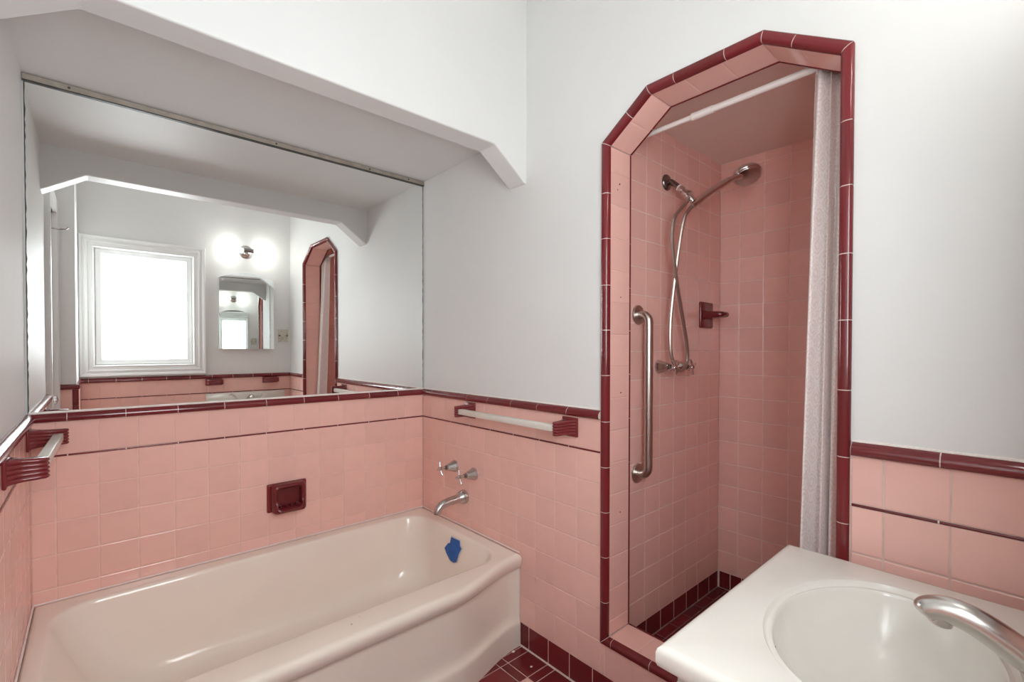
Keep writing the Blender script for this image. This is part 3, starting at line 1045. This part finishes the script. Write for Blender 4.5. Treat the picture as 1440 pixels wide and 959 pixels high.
ss = thing('shower_soap_holder', (.828, SYL, 1.397), 'maroon ceramic soap shelf near the shower corner', 'soap dish')
part('plate', MB().rbox((.768, SYL - .012, 1.336), (.889, SYL + .004, 1.458), .008, 3), MAROON, ss)
part('shelf', MB().loft([[V((a, SYL - .008, b)) for a, b in rrect(.782, .875, 1.376, 1.418, .008, 4, 3, 4)], [V((a, SYL - .03, b)) for a, b in rrect(.786, .871, 1.381, 1.413, .010, 4, 3, 4)],
                         [V((a, SYL - .07, b)) for a, b in rrect(.788, .869, 1.383, 1.411, .011, 4, 3, 4)], [V((a, SYL - .094, b)) for a, b in rrect(.793, .864, 1.386, 1.408, .010, 4, 3, 4)],
                         [V((a, SYL - .100, b)) for a, b in rrect(.802, .855, 1.391, 1.403, .005, 4, 3, 4)]]), MAROON, ss, angle=50)

rd = thing('curtain_rod', (.175, -1.55, 2.016), 'white spring curtain rod across the top of the shower opening', 'curtain rod')
part('outer_tube', MB().tube([(.175, SYL - .002, 2.010), (.175, -1.43, 2.013)], .0085, 14), RODWHITE, rd)
part('collar', MB().tube([(.175, -1.425, 2.013), (.175, -1.428, 2.013), (.175, -1.497, 2.014), (.175, -1.50, 2.014)], [.0095, .0125, .0125, .0095], 14), RODWHITE, rd)
part('inner_tube', MB().tube([(.175, -1.49, 2.014), (.175, SYR + .002, 2.018)], .0105, 14), RODWHITE, rd)
for y in (SYL, SYR):
    s = -1 if y == SYL else 1
    part('end_cap', MB().lathe([(.017, 0), (.017, .008), (.012, .014)], (.175, y, 2.010 if s < 0 else 2.018), (0, s, 0), 16), RODWHITE, rd)

# curtain
cu = MB()
NU, NZ = 84, 40
vs, uvs = [], []
for j in range(NZ + 1):
    t = j / NZ
    z = .255 + (2.003 - .255) * t
    L0 = -1.777 - .012 * max(0, (z - .66) / 1.34)
    arc, prev = 0, None
    for i in range(NU + 1):
        s = i / NU
        y = L0 + (-1.876 - L0) * s + .006 * math.sin(9 * s + 2.1 * t)
        x = .160 - .055 * (1 - t) + (.020 + .010 * (1 - t)) * math.sin(2 * math.pi * (3.1 * s + .12 * math.sin(2.2 * t)) + .6) + .006 * math.sin(23 * s + 3 * t) - .02 * (1 - t)
        p = V((x, y, z))
        if prev is not None:
            arc += (V((x, y, 0)) - V((prev.x, prev.y, 0))).length
        prev = p
        vs.append(p)
        uvs.append((arc, z))
fs = [(j * (NU + 1) + i, j * (NU + 1) + i + 1, (j + 1) * (NU + 1) + i + 1, (j + 1) * (NU + 1) + i) for j in range(NZ) for i in range(NU)]
cu.add(vs, fs)
me = cu.mesh('shower_curtain', V((.17, -1.83, .255)), angle=80)
uvl = me.uv_layers.new(name='UVMap')
for lp in me.loops:
    uvl.data[lp.index].uv = uvs[lp.vertex_index]
co = put('shower_curtain', me, CURTAIN, None, V((.17, -1.83, .255)))
tag(co, 'white patterned fabric shower curtain drawn aside in the shower opening', 'curtain')
co.modifiers.new('thickness', 'SOLIDIFY').thickness = .0012
for k in range(7):
    y = -1.795 - k * .016
    rr = MB().tube([(.175 + .018 * math.cos(a), y + .002 * math.sin(a * 2), 2.010 + .020 * math.sin(a)) for a in [2 * math.pi * q / 16 for q in range(17)]], .0018, 6)
    part('curtain_ring', rr, RODWHITE, co)

# ------------------------------------------------------------------ vanity
ZC = .762
VX0, VX1, VY0, VY1 = -.650, -.050, YF + .001, -1.797
vc = thing('vanity_cabinet', (-.35, -2.05, 0), 'white laminate vanity cabinet beside the shower opening', 'cabinet')
part('carcass', MB().box((-.632, VY0, .09), (-.616, -1.826, ZC - .035)).box((-.082, VY0, .09), (-.066, -1.826, ZC - .035)).box((-.616, VY0, .09), (-.082, -1.826, .106)).box((-.616, -1.842, .690), (-.082, -1.826, ZC - .035)), CABWHITE, vc, smooth=False)
part('toe_kick', MB().box((-.615, VY0, 0), (-.085, -1.88, .09)), CABWHITE, vc, smooth=False)
for xa, xb, kx in ((-.620, -.352, -.375), (-.346, -.078, -.323)):
    d = part('door', MB().rbox((xa, -1.828, .12), (xb, -1.810, .690), .004, 2), CABWHITE, vc)
    part('knob', MB().lathe([(.006, 0), (.006, .012), (.013, .018), (.012, .024), (0, .027)], (kx, -1.810, .60), (0, 1, 0), 14), NICKEL, d)

vt = thing('vanity_sink', (-.35, -2.04, ZC), 'off-white cultured marble vanity top with oval sink next to the shower', 'sink')
ex, ey, ea, eb = -.356, -2.034, .230, .1605
angs = [2 * math.pi * k / 96 for k in range(96)]
for cx, cy in ((VX0, VY0), (VX1, VY0), (VX1, VY1), (VX0, VY1)):
    angs.append(math.atan2(cy - ey, cx - ex) % (2 * math.pi))
angs.sort()


def rectpt(a, ins, z):
    dx, dy = math.cos(a), math.sin(a)
    ts = []
    for lim, dd, o_ in ((VX0 + ins, dx, ex), (VX1 - ins, dx, ex), (VY0 + ins, dy, ey), (VY1 - ins, dy, ey)):
        if abs(dd) > 1e-9:
            q = (lim - o_) / dd
            if q > 0:
                ts.append(q)
    q = min(ts)
    return V((ex + dx * q, ey + dy * q, z))


def ellpt(a, s, z, oy=0):
    # same direction as the rectangle point
    dx, dy = math.cos(a), math.sin(a)
    q = 1 / math.sqrt((dx / ea) ** 2 + (dy / eb) ** 2)
    return V((ex + dx * q * s, ey + oy + dy * q * s, z))


vr = [[rectpt(a, .012, ZC - .034) for a in angs], [rectpt(a, .002, ZC - .034) for a in angs], [rectpt(a, 0, ZC - .028) for a in angs], [rectpt(a, 0, ZC - .012) for a in angs],
      [rectpt(a, .0022, ZC - .0050) for a in angs], [rectpt(a, .007, ZC - .0012) for a in angs], [rectpt(a, .014, ZC) for a in angs]]
for s, dz in ((1.10, 0), (1.02, 0), (1.004, -.0006), (.994, -.0035), (.984, -.0075), (.972, -.0095), (.948, -.0098), (.938, -.0088), (.929, -.0085), (.921, -.0100), (.912, -.0150), (.90, -.024), (.87, -.040), (.82, -.062), (.74, -.086), (.63, -.106), (.48, -.122), (.32, -.131), (.14, -.135)):
    vr.append([ellpt(a, s, ZC + dz) for a in angs])
part('basin_top', MB().loft(vr, cap0=False), MARBLE, vt, angle=40)
single('backsplash', MB().rbox((VX0 + .004, VY0, ZC + .0005), (VX1 - .004, VY0 + .019, ZC + .108), .004, 2), MARBLE, (-.35, VY0, ZC), 'off-white cultured marble backsplash strip behind the sink faucet', 'backsplash')
part('drain', MB().lathe([(.024, 0), (.024, .003), (.018, .004), (.016, .002), (0, .003)], (ex, ey, ZC - .1355), (0, 0, 1), 20), NICKEL, vt)
for (x, y, s) in ((-.492, -1.917, .5), (-.536, -1.990, .5)):
    q = ellpt(math.atan2(y - ey, x - ex), .918, ZC - .014)
    part('scuff', MB().rbox((q.x - .0022, q.y - .0012, q.z - .002), (q.x + .0022, q.y + .0012, q.z + .0012), .0006, 1), DARK, vt)

fc = thing('sink_faucet', (-.351, -2.232, ZC), 'satin nickel widespread faucet with curved lever handles on the sink top', 'faucet')
part('base', MB().lathe([(.027, 0), (.027, .005), (.022, .010), (.020, .022)], (-.351, -2.230, ZC), (0, 0, 1), 24), NICKEL, fc)
spp = [(-.351, -2.232, ZC + .004), (-.351, -2.230, ZC + .022), (-.351, -2.218, ZC + .036), (-.351, -2.195, ZC + .0475), (-.351, -2.170, ZC + .0620), (-.351, -2.148, ZC + .0725), (-.351, -2.128, ZC + .0780), (-.351, -2.110, ZC + .0775), (-.351, -2.098, ZC + .0735), (-.351, -2.091, ZC + .068), (-.351, -2.0885, ZC + .064)]
part('spout', MB().tube(smooth_path(spp, 4), [.0235 - .0042 * min(1, i / 30) for i in range(41)][:-7] + [.0192, .0188, .0182, .0172, .0155, .013, .009], 18), NICKEL, fc)
part('aerator', MB().lathe([(.0155, -.014), (.0155, 0), (.012, .003), (.011, .0035)], (-.351, -2.1065, ZC + .0560), (0, .22, -1), 18), NICKEL, fc)
for sx, hx_ in ((-1, -.432), (1, -.270)):
    hb = part('handle_base', MB().lathe([(.025, 0), (.025, .006), (.017, .014), (.014, .040), (.016, .046), (.013, .052), (0, .056)], (hx_, -2.232, ZC), (0, 0, 1), 20), NICKEL, fc)
    part('lever', MB().tube(smooth_path([(hx_, -2.232, ZC + .050), (hx_ + sx * .012, -2.230, ZC + .068), (hx_ + sx * .028, -2.226, ZC + .086), (hx_ + sx * .046, -2.222, ZC + .094), (hx_ + sx * .058, -2.220, ZC + .094)], 4),
                            [.008, .008, .0078, .0075, .0072, .007, .007, .0068, .0066, .0064, .0062, .006, .006, .006, .006, .006, .004], 10), NICKEL, hb)


# ------------------------------------------------------------------ window, door and wall fittings across the room (seen in the mirror)
def frame(parent, name, rect, prof, mt, plane, axis):
    """mitred moulding round rect (u0,u1,v0,v1); prof (a outward, b out of wall); plane fn(u,v,b)->xyz"""
    u0, u1, v0, v1 = rect
    c = [(u0, v0, -1, -1), (u1, v0, 1, -1), (u1, v1, 1, 1), (u0, v1, -1, 1)]
    for i in range(4):
        p, q = c[i], c[(i + 1) % 4]
        rings = [[plane(k[0] + k[2] * a, k[1] + k[3] * a, b) for a, b in prof] for k in (p, q)]
        part(name, MB().loft(rings), mt, parent, angle=25)


w1 = thing('window_1', (-1.02, YF - PL, 1.54), 'white framed frosted window, reflected at the left of the mirror', 'window')
w1['kind'] = 'structure'
pl = lambda u, v, b: V((u, YF - PL + b, v))
CASE = [(0, -.02), (0, .010), (.004, .014), (.010, .014), (.013, .011), (.030, .013), (.036, .019), (.046, .019), (.050, .015), (.060, .017), (.066, .025), (.078, .027), (.082, .022), (.082, -.002)]
frame(w1, 'casing', (WX0, WX1, WZ0, WZ1), CASE, WOODW, pl, 'y')
frame(w1, 'jamb', (WX0 + .003, WX1 - .003, WZ0 + .003, WZ1 - .003), [(0, -.09), (0, -.004), (.006, -.004), (.006, -.09)], WOODW, pl, 'y')
SASH = [(0, -.052), (0, -.036), (.006, -.030), (.010, -.024), (.040, -.022), (.046, -.030), (.046, -.052)]
frame(w1, 'sash', (WX0 + .048, WX1 - .048, WZ0 + .048, WZ1 - .046), SASH, WOODW, pl, 'y')
part('pane', MB().box((WX0 + .045, YF - PL - .048, WZ0 + .045), (WX1 - .045, YF - PL - .043, WZ1 - .043)), PANE, w1, smooth=False)

d1 = thing('door_1', (XL - PL, -1.29, 0), 'white panelled door in the wall by the window, glimpsed in the mirror', 'door')
d1['kind'] = 'structure'
part('slab', MB().box((-1.53, -1.58, .006), (-1.500, -.99, 2.02)), WOODW, d1, smooth=False)
for z0, z1 in ((.2, .95), (1.08, 1.88)):
    part('panel', MB().rbox((-1.505, -1.48, z0), (-1.494, -1.09, z1), .004, 2), WOODW, d1)
part('knob', MB().lathe([(.025, 0), (.022, .006), (.010, .012), (.010, .022), (.022, .030), (.022, .040), (0, .046)], (-1.500, -1.05, .98), (1, 0, 0), 16), CHROME, d1)
for ya_, yb_ in ((-.99, -.902), (-1.645, -1.575)):
    c_ = part('casing', MB().box((XL - PL - .006, ya_, 0), (XL + .008, yb_, 2.10)), WOODW, d1, smooth=False)
    part('casing_bead', MB().box((XL + .006, ya_ + .018, 0), (XL + .012, yb_ - .018, 2.10)), WOODW, c_, smooth=False)
part('head_casing', MB().box((XL - PL - .006, -1.575, 2.02), (XL + .008, -.99, 2.10)), WOODW, d1, smooth=False)

hk = thing('robe_hook', (-1.500, -1.20, 1.86), 'small metal robe hook on the door, glimpsed at the mirror edge', 'hook')
part('plate', MB().rbox((-1.500, -1.215, 1.80), (-1.494, -1.185, 1.90), .002, 2), DULLCHROME, hk)
part('peg', MB().tube([(-1.496, -1.20, 1.865), (-1.45, -1.20, 1.862), (-1.425, -1.20, 1.866), (-1.417, -1.20, 1.876)], [.006, .005, .005, .006], 10), DULLCHROME, hk)

mc = thing('medicine_cabinet', (-.349, YF - PL, 1.54), 'arched mirror-door medicine cabinet on the window wall over the sink', 'cabinet')
arc_ = [(-.552, 1.232), (-.146, 1.232), (-.146, 1.822)]
for k in range(1, 12):
    t = k / 12
    arc_.append((-.146 + (-.552 + .146) * t, 1.822 + .052 * (1 - (2 * t - 1) ** 2)))
arc_.append((-.552, 1.822))
part('body', MB().prism([(x, YF - PL, z) for x, z in arc_], (0, .021, 0)), WOODW, mc, smooth=False)
cen = (-.349, 1.54)
AJ = math.radians(4.9)


def ajar(x, z, b):
    d = x - arc_[0][0]
    return (arc_[0][0] + d * math.cos(AJ) - b * math.sin(AJ), YF - PL + .0215 + d * math.sin(AJ) + b * math.cos(AJ), z)


dm = part('door', MB().loft([[V(ajar(x, z, 0)) for x, z in arc_], [V(ajar(x, z, .010)) for x, z in arc_]]), WOODW, mc, smooth=False)
part('door_mirror', MB().loft([[V(ajar(cen[0] + (x - cen[0]) * .992, cen[1] + (z - cen[1]) * .994, b)) for x, z in arc_] for b in (.0102, .013)]), MIRROR, dm, smooth=False)
part('clip', MB().lathe([(.008, 0), (.008, .004), (.003, .006)], ajar(-.520, 1.808, .013), (-math.sin(AJ), math.cos(AJ), 0), 12), CHROME, dm)

sc_ = thing('wall_sconce', (-.346, YF - PL, 2.055), 'chrome wall sconce with two lit bulbs above the medicine cabinet', 'wall lamp')
SY = YF - PL + .092
part('backplate', MB().lathe([(.056, 0), (.056, .006), (.050, .012), (.030, .020), (.016, .024)], (-.346, YF - PL, 2.055), (0, 1, 0), 32), CHROME, sc_)
part('stem', MB().tube([(-.346, YF - PL + .015, 2.055), (-.346, SY, 2.055)], .012, 14), CHROME, sc_)
part('crossbar', MB().tube([(-.385, SY, 2.055), (-.380, SY, 2.055), (-.312, SY, 2.055), (-.307, SY, 2.055)], [.013, .017, .017, .013], 16), DARKCHROME, sc_)
for s in (-1, 1):
    x0 = -.346 + s * .038
    part('shade', MB().lathe([(.015, 0), (.018, .015), (.024, .035), (.031, .055), (.030, .055), (.023, .035), (.017, .016), (.013, .002)], (x0, SY, 2.055), (s, 0, 0), 20), SHADE, sc_)
    part('bulb', MB().lathe([(.0, -.02), (.010, -.019), (.016, -.008), (.022, .006), (.024, .016), (.021, .028), (.012, .036), (0, .039)], (x0 + s * .048, SY, 2.055), (s, 0, 0), 16), BULB, sc_)

op = thing('switch_plate', (-.056, YF - PL, 1.352), 'ornate ivory switch plate on the window wall beside the medicine cabinet', 'switch plate')
part('plate', MB().rbox((-.097, YF - PL, 1.294), (-.014, YF - PL + .007, 1.410), .003, 2), PLATE, op)
for x in (-.074, -.038):
    part('toggle', MB().rbox((x - .005, YF - PL + .006, 1.342), (x + .005, YF - PL + .020, 1.362), .002, 2), PLATE, op)
for k in range(10):
    a = 2 * math.pi * k / 10
    part('ornament', MB().lathe([(.007, 0), (.005, .003), (0, .004)], (-.0555 + .032 * math.cos(a), YF - PL + .007, 1.352 + .046 * math.sin(a)), (0, 1, 0), 8), CERAMIC if k % 5 == 0 else PLATE, op)


def ledge(x0, x1, z0, z1, label, name, cat):
    t = thing(name, ((x0 + x1) / 2, YF, (z0 + z1) / 2), label, cat)
    part('plate', MB().rbox((x0 + .006, YF - .002, z0 - .008), (x1 - .006, YF + .010, z1 + .006), .004, 2), CERAMIC, t)
    poly = [(x0 + .006, YF + .006), (x0 + .004, YF + .045), (x0 + .014, YF + .066), (x0 + .035, YF + .074), (x1 - .035, YF + .074), (x1 - .014, YF + .066), (x1 - .004, YF + .045), (x1 - .006, YF + .006)]
    part('shelf', ridged(poly, z0, z1, 3, [0, 1, 1, 1, 1, 1, 1, 0], .003), CERAMIC, t, angle=50)


ledge(-.655, -.523, .944, .982, 'maroon ceramic soap ledge nearer the window above the sink', 'wall_soap_ledge', 'soap dish')
ledge(-.236, -.102, .948, .986, 'maroon ceramic tumbler holder nearest the room corner above the sink', 'tumbler_holder', 'holder')
